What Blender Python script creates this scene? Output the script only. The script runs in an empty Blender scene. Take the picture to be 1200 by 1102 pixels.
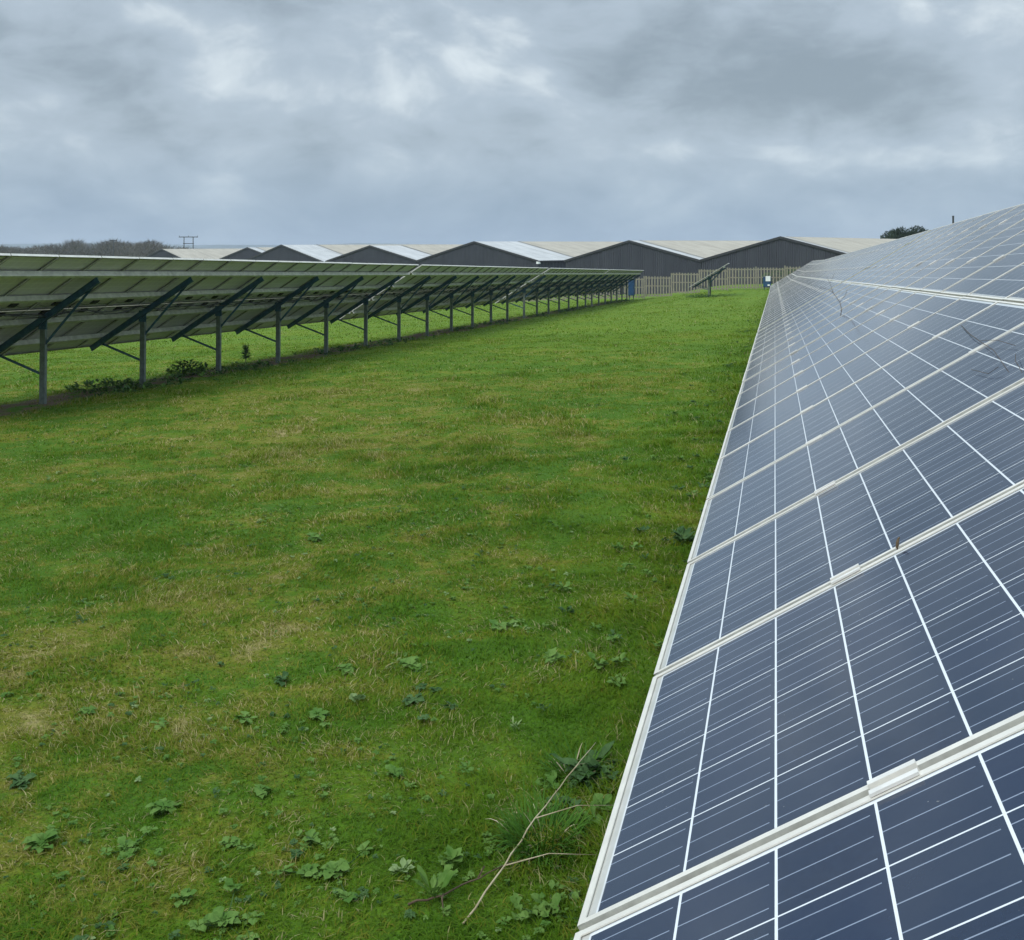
import bpy, bmesh, math, random
import numpy as np
from mathutils import Vector, Matrix
random.seed(7); RNG = np.random.default_rng(11)
R = math.radians
scene = bpy.context.scene
HAZE = True
COL = scene.collection

# ------------------------------------------------------------------ frame of reference
# rows of tables run along +Y, the panels climb towards +X, the camera looks 14.4 deg left of +Y
AL = math.atan(0.2567); CA, SA = math.cos(AL), math.sin(AL)
CZ = 1.787
F = 1200.0; HX, HY = 600.0, 304.0

def smooth(a, b, v):
    t = np.clip((v - a) / (b - a), 0, 1); return t * t * (3 - 2 * t)

def vnoise(x, y, seed=0):
    xi = np.floor(x).astype(np.int64); yi = np.floor(y).astype(np.int64)
    fx = x - xi; fy = y - yi; fx = fx * fx * (3 - 2 * fx); fy = fy * fy * (3 - 2 * fy)
    def h(a, b):
        n = (a * 374761393 + b * 668265263 + seed * 974711) & 0x7fffffff
        n = ((n ^ (n >> 13)) * 1274126177) & 0x7fffffff
        return ((n ^ (n >> 16)) & 0xffff) / 65535.0
    return (h(xi, yi) * (1 - fx) + h(xi + 1, yi) * fx) * (1 - fy) + (h(xi, yi + 1) * (1 - fx) + h(xi + 1, yi + 1) * fx) * fy

def gz_base(x, y):
    x = np.asarray(x, float); y = np.asarray(y, float)
    xc = np.clip(x, -70, 30); yc = np.clip(y, -30, 130)
    rise = 0.0005 * np.clip(yc - 55, 0, 40) ** 2 * smooth(-12, -4, xc)
    return CZ - (1.744 + 0.0373 * (1.16 - xc)) - 0.01371 * yc + rise

def gz(x, y):
    x = np.asarray(x, float); y = np.asarray(y, float)
    n = (vnoise(x * 1.1, y * 1.1, 1) - .5) * 0.05 + (vnoise(x * 3.1, y * 3.1, 2) - .5) * 0.03 + (vnoise(x * 9, y * 9, 3) - .5) * 0.018
    return gz_base(x, y) + n

def world(X, Z):                      # lateral / forward metres from the camera -> x, y
    return X * CA - Z * SA, X * SA + Z * CA

def at(px, Z):                        # point at forward distance Z seen in photo column px
    return world((px - HX) / F * Z, Z)

def zat(py, Z):                       # height of photo row py at forward distance Z
    return CZ - (py - HY) / F * Z

def on_ground(px, py):
    Z = 3.0
    for _ in range(30):
        x, y = at(px, Z); h = CZ - float(gz_base(x, y)); Z = F * h / (py - HY)
    x, y = at(px, Z); return x, y, float(gz(x, y)), Z

# ------------------------------------------------------------------ object helpers
def tag(o, label=None, cat=None, group=None, kind=None):
    if label: o['label'] = label
    if cat: o['category'] = cat
    if group: o['group'] = group
    if kind: o['kind'] = kind
    return o

def empty(name, loc, rot=(0, 0, 0), parent=None):
    o = bpy.data.objects.new(name, None); COL.objects.link(o)
    o.location = loc; o.rotation_euler = rot; o.empty_display_size = .2
    if parent: o.parent = parent
    return o

class MB:
    def __init__(s): s.v = []; s.f = []; s.m = []
    def add(s, vs, fs, mi=0):
        b = len(s.v); s.v += [tuple(v) for v in vs]
        for f in fs: s.f.append(tuple(b + i for i in f)); s.m.append(mi)
    def box(s, a, b, mi=0, M=None):
        x0, y0, z0 = a; x1, y1, z1 = b
        vs = [(x0,y0,z0),(x1,y0,z0),(x1,y1,z0),(x0,y1,z0),(x0,y0,z1),(x1,y0,z1),(x1,y1,z1),(x0,y1,z1)]
        if M is not None: vs = [tuple(M @ Vector(v)) for v in vs]
        s.add(vs, [(0,3,2,1),(4,5,6,7),(0,1,5,4),(1,2,6,5),(2,3,7,6),(3,0,4,7)], mi)
    def prof(s, pts, p0, p1, side, up, mi=0, cap=True):
        # extrude a closed 2D profile (side, up) from p0 to p1
        p0 = Vector(p0); p1 = Vector(p1); side = Vector(side).normalized(); up = Vector(up).normalized(); n = len(pts)
        vs = [p0 + side * a + up * b for a, b in pts] + [p1 + side * a + up * b for a, b in pts]
        fs = [(i, (i + 1) % n, n + (i + 1) % n, n + i) for i in range(n)]
        if cap: fs += [tuple(range(n))[::-1], tuple(range(n, 2 * n))]
        s.add(vs, fs, mi)
    def tube(s, pts, r, n=6, mi=0):
        pts = [Vector(p) for p in pts]; rs = r if isinstance(r, (list, tuple)) else [r] * len(pts)
        base = len(s.v); ring = []
        for i, p in enumerate(pts):
            d = (pts[min(i + 1, len(pts) - 1)] - pts[max(i - 1, 0)]).normalized()
            a = d.orthogonal().normalized() if i == 0 else (pa - d * pa.dot(d)).normalized()
            pa = a; b = d.cross(a)
            for k in range(n):
                t = 2 * math.pi * k / n; s.v.append(tuple(p + (a * math.cos(t) + b * math.sin(t)) * rs[i]))
        for i in range(len(pts) - 1):
            for k in range(n):
                q = (k + 1) % n; s.f.append((base + i*n + k, base + i*n + q, base + (i+1)*n + q, base + (i+1)*n + k)); s.m.append(mi)
        s.f.append(tuple(base + k for k in range(n))[::-1]); s.m.append(mi)
        e = base + (len(pts) - 1) * n; s.f.append(tuple(e + k for k in range(n))); s.m.append(mi)
    def mesh(s, name, mats, smooth_=False):
        me = bpy.data.meshes.new(name); me.from_pydata(s.v, [], s.f)
        for m in (mats if isinstance(mats, (list, tuple)) else [mats]): me.materials.append(m)
        me.polygons.foreach_set('material_index', s.m)
        if smooth_: me.polygons.foreach_set('use_smooth', [True] * len(s.f))
        me.update(); return me
    def build(s, name, mats, parent=None, loc=(0,0,0), rot=(0,0,0), smooth_=False):
        return link(name, s.mesh(name, mats, smooth_), parent, loc, rot)

def link(name, me, parent=None, loc=(0,0,0), rot=(0,0,0)):
    o = bpy.data.objects.new(name, me); COL.objects.link(o)
    o.location = loc; o.rotation_euler = rot
    if parent: o.parent = parent
    return o

def mesh_np(name, V, faces_flat, loop_start, loop_total, mats, attrs=None):
    me = bpy.data.meshes.new(name)
    me.vertices.add(len(V)); me.vertices.foreach_set('co', V.astype(np.float32).ravel())
    me.loops.add(len(faces_flat)); me.loops.foreach_set('vertex_index', faces_flat.astype(np.int32))
    me.polygons.add(len(loop_start)); me.polygons.foreach_set('loop_start', loop_start.astype(np.int32))
    me.polygons.foreach_set('loop_total', loop_total.astype(np.int32))
    for m in mats: me.materials.append(m)
    for k, a in (attrs or {}).items():
        at_ = me.attributes.new(k, 'FLOAT', 'POINT'); at_.data.foreach_set('value', a.astype(np.float32))
    me.update(calc_edges=True); return me

# ------------------------------------------------------------------ materials
class NT:
    def __init__(s, name):
        s.mat = bpy.data.materials.new(name); s.mat.use_nodes = True
        s.t = s.mat.node_tree; s.n = s.t.nodes; s.l = s.t.links
        s.b = s.n['Principled BSDF']
    def node(s, k, **kw):
        n = s.n.new(k)
        for a, v in kw.items(): setattr(n, a, v)
        return n
    def put(s, sock, v):
        if isinstance(v, bpy.types.NodeSocket): s.l.new(v, sock)
        elif v is not None: sock.default_value = v
    def math(s, op, a, b=None, c=None, clamp=False):
        n = s.node('ShaderNodeMath', operation=op, use_clamp=clamp)
        for i, v in enumerate((a, b, c)):
            if v is not None: s.put(n.inputs[i], v)
        return n.outputs[0]
    def noise(s, vec, scale, detail=4, rough=.55, out='Fac', dist=0):
        n = s.node('ShaderNodeTexNoise'); s.put(n.inputs['Vector'], vec)
        n.inputs['Scale'].default_value = scale; n.inputs['Detail'].default_value = detail
        n.inputs['Roughness'].default_value = rough; n.inputs['Distortion'].default_value = dist
        return n.outputs[out]
    def mix(s, f, a, b, mode='MIX'):
        n = s.node('ShaderNodeMix', data_type='RGBA', blend_type=mode)
        s.put(n.inputs[0], f); s.put(n.inputs[6], a if isinstance(a, bpy.types.NodeSocket) else (*a[:3], 1)); s.put(n.inputs[7], b if isinstance(b, bpy.types.NodeSocket) else (*b[:3], 1))
        return n.outputs[2]
    def step(s, v, lo, hi, a=0.0, b=1.0):
        n = s.node('ShaderNodeMapRange', interpolation_type='SMOOTHSTEP')
        s.put(n.inputs[0], v); n.inputs[1].default_value = lo; n.inputs[2].default_value = hi
        n.inputs[3].default_value = a; n.inputs[4].default_value = b
        return n.outputs[0]
    def coord(s, which='Object'): return s.node('ShaderNodeTexCoord').outputs[which]
    def pos(s): return s.node('ShaderNodeNewGeometry').outputs['Position']
    def attr(s, name): return s.node('ShaderNodeAttribute', attribute_name=name).outputs['Fac']
    def scale(s, vec, v):
        n = s.node('ShaderNodeVectorMath', operation='MULTIPLY'); s.put(n.inputs[0], vec); n.inputs[1].default_value = v; return n.outputs[0]
    def bump(s, h, strength=.3, dist=.01):
        n = s.node('ShaderNodeBump'); n.inputs['Strength'].default_value = strength; n.inputs['Distance'].default_value = dist
        s.put(n.inputs['Height'], h); s.l.new(n.outputs[0], s.b.inputs['Normal'])
    def set(s, color=None, rough=None, metal=None, spec=None, **kw):
        if color is not None: s.put(s.b.inputs['Base Color'], color if isinstance(color, bpy.types.NodeSocket) else (*color[:3], 1))
        if rough is not None: s.put(s.b.inputs['Roughness'], rough)
        if metal is not None: s.put(s.b.inputs['Metallic'], metal)
        if spec is not None: s.b.inputs['Specular IOR Level'].default_value = spec
        for k, v in kw.items(): s.put(s.b.inputs[k.replace('_', ' ')], v)
        return s.mat

def simple(name, col, rough=.6, metal=0, var=.25, scale=6, spec=.5, bump=0):
    t = NT(name); c = t.coord('Object')
    n = t.noise(c, scale, 6, .65)
    d = [max(0, x * (1 - var)) for x in col]; h = [min(1, x * (1 + var)) for x in col]
    cc = t.mix(t.step(n, .3, .7), d, h)
    if bump: t.bump(t.noise(c, scale * 8, 4), bump, .004)
    return t.set(cc, rough, metal, spec)

M = {}
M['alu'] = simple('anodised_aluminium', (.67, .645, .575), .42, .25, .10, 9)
M['alu_side'] = simple('dull_frame_side', (.27, .27, .24), .7, .1, .35, 16)  # darker, duller tone for the frame faces below the lip
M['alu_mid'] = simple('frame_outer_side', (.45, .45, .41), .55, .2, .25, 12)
M['alu_dull'] = simple('weathered_aluminium', (.72, .70, .65), .4, .3, .10, 14)
M['galv'] = simple('galvanised_steel', (.135, .165, .150), .55, .35, .25, 12)
M['purlin'] = simple('galvanised_purlin', (.60, .60, .54), .55, .15, .18, 8)
M['rafter'] = simple('shade_toned_rafter_steel', (.028, .085, .130), .5, .15, .3, 10)  # galvanised rafters and braces, with the shade beneath the panels put into the colour
M['black'] = simple('black_plastic', (.02, .021, .024), .5, 0, .3, 20)
M['bark'] = simple('bark', (.13, .11, .09), .9, 0, .4, 6)
M['conc'] = simple('concrete', (.35, .34, .31), .9, 0, .2, 20)

def m_panel():
    t = NT('polycrystalline_cells_under_glass')
    c = t.coord('Object'); sp = t.node('ShaderNodeSeparateXYZ'); t.l.new(c, sp.inputs[0])
    X, Y, Zc = sp.outputs
    CW = .1585
    u = t.math('DIVIDE', t.math('SUBTRACT', X, .0280), .1559); v = t.math('DIVIDE', t.math('SUBTRACT', Y, .0185), CW)
    fu = t.math('FRACT', u); fv = t.math('FRACT', v)
    # cell gaps (white backsheet shows between the cells)
    gu = t.math('GREATER_THAN', t.math('ABSOLUTE', t.math('SUBTRACT', fu, .5)), .5 - .0145)
    gv = t.math('GREATER_THAN', t.math('ABSOLUTE', t.math('SUBTRACT', fv, .5)), .5 - .0095)
    ou = t.math('GREATER_THAN', t.math('ABSOLUTE', t.math('SUBTRACT', u, 5.0)), 4.985)
    ov = t.math('GREATER_THAN', t.math('ABSOLUTE', t.math('SUBTRACT', v, 3.0)), 2.99)
    gap = t.math('MAXIMUM', t.math('MAXIMUM', gu, gv), t.math('MAXIMUM', ou, ov))
    # three busbars per cell, stopping short of one end
    f3 = t.math('FRACT', t.math('MULTIPLY', fv, 3.0))
    bb = t.math('LESS_THAN', t.math('ABSOLUTE', t.math('SUBTRACT', f3, .5)), .5 * .0022 * 3 / CW)
    bb = t.math('MULTIPLY', bb, t.math('LESS_THAN', fu, .93))
    # crystal grain and cell to cell variation
    info = t.node('ShaderNodeObjectInfo')
    cell = t.node('ShaderNodeCombineXYZ'); t.l.new(t.math('FLOOR', u), cell.inputs[0]); t.l.new(t.math('FLOOR', v), cell.inputs[1])
    t.l.new(t.math('MULTIPLY', info.outputs['Random'], 91.0), cell.inputs[2])
    wn = t.node('ShaderNodeTexWhiteNoise', noise_dimensions='3D'); t.l.new(cell.outputs[0], wn.inputs['Vector'])
    vo = t.node('ShaderNodeTexVoronoi'); t.l.new(c, vo.inputs['Vector']); vo.inputs['Scale'].default_value = 120
    grain = t.node('ShaderNodeSeparateColor'); t.l.new(vo.outputs['Color'], grain.inputs[0])
    base = t.mix(wn.outputs['Value'], (.003, .012, .036), (.006, .018, .050))
    base = t.mix(t.math('MULTIPLY', grain.outputs[0], .5), base, (.009, .022, .054))
    base = t.mix(t.math('MULTIPLY', t.math('FRACT', t.math('MULTIPLY', wn.outputs['Value'], 7.3)), .55), base, (.011, .023, .046))
    base = t.mix(t.math('MULTIPLY', info.outputs['Random'], .5), base, (.004, .020, .050))
    base = t.mix(bb, base, (.20, .24, .31))
    base = t.mix(gap, base, t.mix(t.math('MULTIPLY', t.math('LESS_THAN', X, .0265), .8), (.63, .66, .68), (.42, .40, .36)))
    # dust film: general plus a band that collects above the lower frame
    dn = t.noise(t.pos(), 2.5, 6, .65)
    low = t.step(X, .024, .034, 1, 0)
    dust = t.math('ADD', t.math('MULTIPLY', t.step(dn, .35, .75), .035), t.math('MULTIPLY', low, t.step(t.noise(t.pos(), 14, 3), .3, .7, .25, .8)), clamp=True)
    sp2 = t.noise(t.pos(), 95, 2, .5); dust = t.math('MAXIMUM', dust, t.step(sp2, .77, .80, 0, .5))
    base = t.mix(dust, base, (.36, .36, .31))
    rough = t.math('ADD', t.math('MULTIPLY', dn, .09), .07)
    t.set(base, rough, 0, .5); t.b.inputs['IOR'].default_value = 1.41
    t.b.inputs['Sheen Weight'].default_value = .07; t.b.inputs['Sheen Roughness'].default_value = .35; t.b.inputs['Sheen Tint'].default_value = (.86, .92, 1.0, 1)
    t.b.inputs['Coat Weight'].default_value = .0
    return t.mat
M['panel'] = m_panel()
def m_back():
    t = NT('white_backsheet'); c = t.coord('Object'); sp = t.node('ShaderNodeSeparateXYZ'); t.l.new(c, sp.inputs[0])
    fu = t.math('FRACT', t.math('DIVIDE', t.math('SUBTRACT', sp.outputs[0], .0280), .1559)); fv = t.math('FRACT', t.math('DIVIDE', t.math('SUBTRACT', sp.outputs[1], .0185), .1585))
    g = t.math('MAXIMUM', t.math('GREATER_THAN', t.math('ABSOLUTE', t.math('SUBTRACT', fu, .5)), .455), t.math('GREATER_THAN', t.math('ABSOLUTE', t.math('SUBTRACT', fv, .5)), .46))
    cc = t.mix(g, (.64, .60, .70), (.78, .75, .82)); n = t.noise(t.pos(), 1.6, 5, .6)
    return t.set(t.mix(t.step(n, .4, .75, 0, .4), cc, (.48, .46, .46)), .6)
M['backsheet'] = m_back()

# grass colours shared by ground and blades ------------------------------------
def grass_color(t, rnd=None, near_amt=1.0):
    p = t.pos(); flat = t.scale(p, (1, 1, 0))
    big = t.noise(flat, .22, 4, .55); mid = t.noise(flat, 1.75, 5, .62, dist=.4); fine = t.noise(flat, 7, 4, .6)
    lush = (.058, .146, .004); mossy = (.116, .194, .005); olive = (.172, .180, .018); straw = (.36, .30, .125)
    m1 = t.step(t.math('ADD', t.math('MULTIPLY', big, .5), t.math('MULTIPLY', mid, .5)), .40, .60)
    c = t.mix(m1, lush, mossy)
    d = t.math('ADD', t.math('MULTIPLY', mid, .55), t.math('MULTIPLY', fine, .45))
    d = t.math('ADD', d, t.math('MULTIPLY', t.math('SUBTRACT', big, .5), .5))
    if rnd is not None: d = t.math('ADD', d, t.math('MULTIPLY', t.math('SUBTRACT', rnd, .5), .34))
    # lusher along the foot of the right-hand tables, and down the far slope
    sp = t.node('ShaderNodeSeparateXYZ'); t.l.new(p, sp.inputs[0])
    wet = t.step(sp.outputs[0], -2.2, -.9, 0, .10); far = t.step(sp.outputs[1], 12, 34, 0, .10)
    d = t.math('ADD', t.math('SUBTRACT', t.math('SUBTRACT', d, wet), far), t.step(sp.outputs[1], 2.5, 8, .035, 0))
    c = t.mix(t.step(d, .46, .59), c, olive)
    c = t.mix(t.step(d, .60, .71), c, straw)
    c = t.mix(t.step(sp.outputs[1], 10, 45, 0, .55), c, (.140, .228, .014))
    return c, sp, (big, mid, fine)

def m_ground():
    t = NT('turf'); c, sp, (big, mid, fine) = grass_color(t)
    p = t.pos(); vf = t.noise(p, 60, 3, .7)
    c = t.mix(t.step(vf, .3, .7, .0, .75), c, t.mix(.5, c, (.035, .045, .012)))
    # bare trodden soil along the posts of the left row
    w = t.math('ADD', sp.outputs[0], t.math('MULTIPLY', t.math('SUBTRACT', t.noise(p, .9, 4), .5), 1.6))
    s1 = t.math('MULTIPLY', t.step(w, -12.95, -12.6), t.step(w, -11.7, -11.4, 1, 0))
    s1 = t.math('MULTIPLY', s1, t.step(mid, .36, .50))
    s1 = t.math('MULTIPLY', s1, t.step(sp.outputs[1], 82, 86, 1, 0))
    c = t.mix(s1, c, t.mix(fine, (.085, .058, .038), (.15, .108, .07)))
    t.bump(t.math('ADD', t.noise(p, 22, 5, .7), t.math('MULTIPLY', t.noise(p, 5, 4, .6), 1.5)), .9, .05)
    return t.set(c, .95, 0, .2)
M['ground'] = m_ground()

def m_blade():
    t = NT('grass_blades'); r = t.attr('rnd'); c, _, _ = grass_color(t, r)
    tip = t.attr('tip')
    c = t.mix(t.step(t.attr('rnd2'), 0, 1, 0, .5), c, t.mix(.5, c, (.16, .20, .04)))
    c = t.mix(t.math('MULTIPLY', t.math('GREATER_THAN', t.math('MULTIPLY', r, t.step(t.noise(t.scale(t.pos(), (1, 1, 0)), 1.7, 4), .38, .62, .90, 1.12)), .93), .6), c, (.40, .36, .19))
    t.set(c, .8, 0, .12)
    tr = t.node('ShaderNodeBsdfTranslucent'); t.put(tr.inputs[0], c)
    mx = t.node('ShaderNodeMixShader'); mx.inputs[0].default_value = .4
    t.l.new(t.b.outputs[0], mx.inputs[1]); t.l.new(tr.outputs[0], mx.inputs[2])
    t.l.new(mx.outputs[0], t.n['Material Output'].inputs[0]); return t.mat
M['blade'] = m_blade()

def m_leaf(name, a, b, rough=.5, trans=.25, sc=14):
    t = NT(name); n = t.noise(t.pos(), sc, 4, .6)
    c = t.mix(t.step(n, .3, .7), a, b)
    t.set(c, rough + .15, 0, .18); tr = t.node('ShaderNodeBsdfTranslucent'); t.put(tr.inputs[0], c)
    mx = t.node('ShaderNodeMixShader'); mx.inputs[0].default_value = trans
    t.l.new(t.b.outputs[0], mx.inputs[1]); t.l.new(tr.outputs[0], mx.inputs[2])
    t.l.new(mx.outputs[0], t.n['Material Output'].inputs[0]); return t.mat
M['weed'] = m_leaf('weed_leaf', (.055, .135, .016), (.125, .215, .045))
M['dock'] = m_leaf('dock_leaf', (.028, .075, .018), (.07, .135, .04))
M['pale'] = m_leaf('pale_leaf', (.13, .22, .07), (.22, .29, .12))
M['tuft'] = m_leaf('tuft_blade', (.030, .105, .008), (.07, .165, .014))
M['dry'] = m_leaf('dry_stem', (.30, .25, .15), (.46, .40, .27), .8, .1)
M['brown'] = m_leaf('brown_stem', (.05, .035, .025), (.11, .08, .05), .8, 0)
M['ever'] = m_leaf('evergreen_leaf', (.010, .022, .010), (.035, .06, .022), .6, .1, 1.2)
M['twig'] = m_leaf('bare_twigs', (.075, .072, .060), (.14, .13, .112), .9, 0, .15)

def m_wood():
    t = NT('weathered_fence_timber'); c = t.coord('Object'); n = t.noise(t.scale(c, (14, 14, 1.5)), 3, 5, .6); k = t.noise(c, 1.2, 3)
    cc = t.mix(t.step(n, .3, .7), (.17, .16, .12), (.31, .285, .22)); cc = t.mix(t.step(k, .45, .7, 0, .45), cc, (.17, .20, .13))
    return t.set(cc, .9, 0, .2)
M['wood'] = m_wood()

def m_clad():
    t = NT('dark_grey_box_profile_cladding'); c = t.coord('Object'); n = t.noise(t.scale(c, (1, 1, .2)), .8, 5, .6)
    return t.set(t.mix(t.step(n, .3, .7), (.037, .040, .053), (.051, .055, .070)), .6, 0, .35)
M['clad'] = m_clad()
M['trim'] = simple('dark_trim', (.03, .03, .036), .5, 0, .1, 2)

def m_roof(name, a, b, stain):
    t = NT(name); c = t.coord('Object'); n = t.noise(t.scale(c, (.25, 1.0, 1)), 1.0, 6, .65)
    cc = t.mix(t.step(n, .3, .7), a, b)
    st = t.noise(t.scale(c, (.15, 1.6, 1)), .6, 5, .7); cc = t.mix(t.step(st, .55, .8, 0, .6), cc, stain)
    sp = t.node('ShaderNodeSeparateXYZ'); t.l.new(c, sp.inputs[0])
    j = t.math('FRACT', t.math('DIVIDE', sp.outputs[1], 6.0)); jm = t.math('LESS_THAN', j, .018)
    jj = t.math('FRACT', t.math('DIVIDE', sp.outputs[0], 2.35)); jm = t.math('MAXIMUM', t.math('MULTIPLY', jm, .6), t.math('MULTIPLY', t.math('LESS_THAN', jj, .03), .5))
    cc = t.mix(jm, cc, (.16, .15, .13))
    return t.set(cc, .8, 0, .3)
M['roof_new'] = m_roof('pale_roof_sheet', (.33, .34, .34), (.42, .43, .425), (.50, .50, .49))
M['roof_old'] = m_roof('weathered_cement_roof', (.28, .26, .215), (.36, .335, .28), (.25, .23, .195))
M['blue'] = simple('blue_enamel', (.015, .06, .14), .4, 0, .15, 5)
M['white'] = simple('white_enamel', (.75, .77, .78), .4, 0, .08, 5)
M['hill'] = simple('far_hillside', (.10, .13, .13), 1, 0, .3, .01)
M['pole'] = simple('dark_pole', (.05, .055, .06), .7, 0, .2, 5)

# ------------------------------------------------------------------ ground
def make_ground():
    def axis(a, b, lo, hi, n, far):
        c = np.linspace(a, b, n); g = [c]
        st = (b - a) / (n - 1); left = []; p = a; q = st
        while p > -far: q *= 1.22; p -= q; left.append(p)
        right = []; p = b; q = st
        while p < far: q *= 1.22; p += q; right.append(p)
        return np.concatenate([left[::-1], c, right])
    xs = axis(-15, 2.5, 0, 0, 260, 6000); ys = axis(0, 40, 0, 0, 560, 6000)
    Xg, Yg = np.meshgrid(xs, ys); Zg = np.where((np.abs(Xg) < 100) & (Yg < 150) & (Yg > -40), gz(Xg, Yg), gz_base(Xg, Yg))
    # the land behind falls away a little so that the horizon stays hidden behind barns and wood
    V = np.stack([Xg.ravel(), Yg.ravel(), Zg.ravel()], 1); ny, nx = Xg.shape
    i = np.arange((ny - 1) * (nx - 1)); r = i // (nx - 1); c = i % (nx - 1); a = r * nx + c
    Fq = np.stack([a, a + 1, a + nx + 1, a + nx], 1).ravel()
    me = mesh_np('ground', V, Fq, np.arange(len(i)) * 4, np.full(len(i), 4), [M['ground']])
    me.polygons.foreach_set('use_smooth', np.ones(len(i), bool))
    tag(link('ground', me), kind='structure')
make_ground()

def make_hills():
    n = 240; V = []; Fc = []
    for i in range(n + 1):
        a = -R(60) + R(120) * i / n
        D = 2000; X = math.sin(a) * D; Z = math.cos(a) * D
        x, y = world(X, Z); px = HX + F * math.tan(a)
        h = 29 + 6 * float(vnoise(np.array(i * .09), np.array(0.0), 5)) + 3 * float(vnoise(np.array(i * .35), np.array(0.0), 6))
        h += 6 * math.exp(-((px - 700) / 40) ** 2) + 6.5 * math.exp(-((px - 872) / 35) ** 2) + 3 * math.exp(-((px - 430) / 60) ** 2)
        for k, (dd, hh) in enumerate(((0, -6), (.35, h * .7), (.6, h), (1.0, h * .8))):
            V.append((x * (1 + dd * .35), y * (1 + dd * .35), CZ + (hh if k else -6)))
    for i in range(n):
        for k in range(3): a = i * 4 + k; Fc.append((a, a + 4, a + 5, a + 1))
    m = MB(); m.add(V, Fc); tag(m.build('hills', M['hill'], smooth_=True), kind='structure')
make_hills()

# ------------------------------------------------------------------ grass blades (uncountable: one object)
def under_post_row(x): return (x > -12.7) & (x < -11.5)
def make_grass():
    bands = [(2.0, 4.5, 14000, .8, .9), (4.5, 7.5, 7500, 1.1, .95), (7.5, 12, 3000, 1.5, 1.05), (12, 20, 1000, 2.3, 1.15), (20, 34, 260, 3.6, 1.3), (34, 85, 42, 6.5, 1.6)]
    P = []; S = []; Wd = []
    for z0, z1, dens, ws, hs in bands:
        lx0, lx1 = -.56 * z1 - .6, .30 * z1 + .2
        n = int((lx1 - lx0) * (z1 - z0) * dens)
        Zr = RNG.uniform(z0, z1, n); Xr = RNG.uniform(lx0, lx1, n)
        k = (Xr > -.56 * Zr - .6) & (Xr < .30 * Zr + .2); Xr = Xr[k]; Zr = Zr[k]
        x, y = world(Xr, Zr)
        k = (x < .9) & (y < 86.5) & (y > .2); x = x[k]; y = y[k]
        thin = (x < -11.45) & (x > -12.75) & (vnoise(x * 1.3, y * 1.3, 44) > .28); k = ~thin | (RNG.random(len(x)) < .12); x = x[k]; y = y[k]
        P.append(np.stack([x, y], 1)); S.append(np.full(len(x), hs)); Wd.append(np.full(len(x), ws))
    P = np.concatenate(P); S = np.concatenate(S); Wd = np.concatenate(Wd); n = len(P)
    x, y = P[:, 0], P[:, 1]; z = gz(x, y)
    tuft = vnoise(x * 2.2, y * 2.2, 21) ** 2; tuft2 = vnoise(x * 7, y * 7, 22)
    h = (.013 + .022 * tuft + .020 * tuft2 * tuft2) * RNG.uniform(.55, 1.35, n) * S
    edge = smooth(-1.6, -.5, x) + .8 * np.exp(-((x + 12.0) / .6) ** 2) * vnoise(x * .8, y * .8, 31)
    h *= 1 + .9 * edge * vnoise(x * 3, y * 3, 33)
    h *= 1 + 1.0 * smooth(.66, .85, vnoise(x * 1.7, y * 1.1, 50)) * smooth(5, 10, y)
    w = RNG.uniform(.0016, .0032, n) * Wd
    a = RNG.uniform(0, 2 * np.pi, n); lean = RNG.uniform(.2, 1.9, n)
    # wind / trodden direction shared by neighbours
    fa = vnoise(x * .7, y * .7, 24) * 6.28; dx = np.cos(a) * .95 + np.cos(fa) * .3; dy = np.sin(a) * .95 + np.sin(fa) * .3
    b = a + np.pi / 2 + RNG.uniform(-.6, .6, n); sx, sy = np.cos(b) * w, np.sin(b) * w
    V = np.zeros((n, 5, 3), np.float32)
    z0 = z - .006
    V[:, 0] = np.stack([x - sx, y - sy, z0], 1); V[:, 1] = np.stack([x + sx, y + sy, z0], 1)
    m1 = .55; ox, oy = dx * lean * h * .38, dy * lean * h * .38
    V[:, 2] = np.stack([x + sx * .8 + ox, y + sy * .8 + oy, z0 + h * m1], 1); V[:, 3] = np.stack([x - sx * .8 + ox, y - sy * .8 + oy, z0 + h * m1], 1)
    V[:, 4] = np.stack([x + ox * 2.9, y + oy * 2.9, z0 + h * (1 - .18 * lean)], 1)
    base = np.arange(n) * 5
    quads = np.stack([base, base + 1, base + 2, base + 3, base + 3, base + 2, base + 4], 1).ravel()
    ls = np.stack([np.arange(n) * 7, np.arange(n) * 7 + 4], 1).ravel(); lt = np.tile([4, 3], n)
    r = np.repeat(RNG.random(n), 5); r2 = np.repeat(RNG.random(n), 5)
    tip = np.tile([0, 0, .5, .5, 1], n)
    me = mesh_np('grass', V.reshape(-1, 3), quads, ls, lt, [M['blade']], {'rnd': r, 'rnd2': r2, 'tip': tip})
    tag(link('grass', me), 'short mossy green turf with yellowed patches covering the field between the rows', 'grass', kind='stuff')
    print('blades', n)
make_grass()

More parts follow.
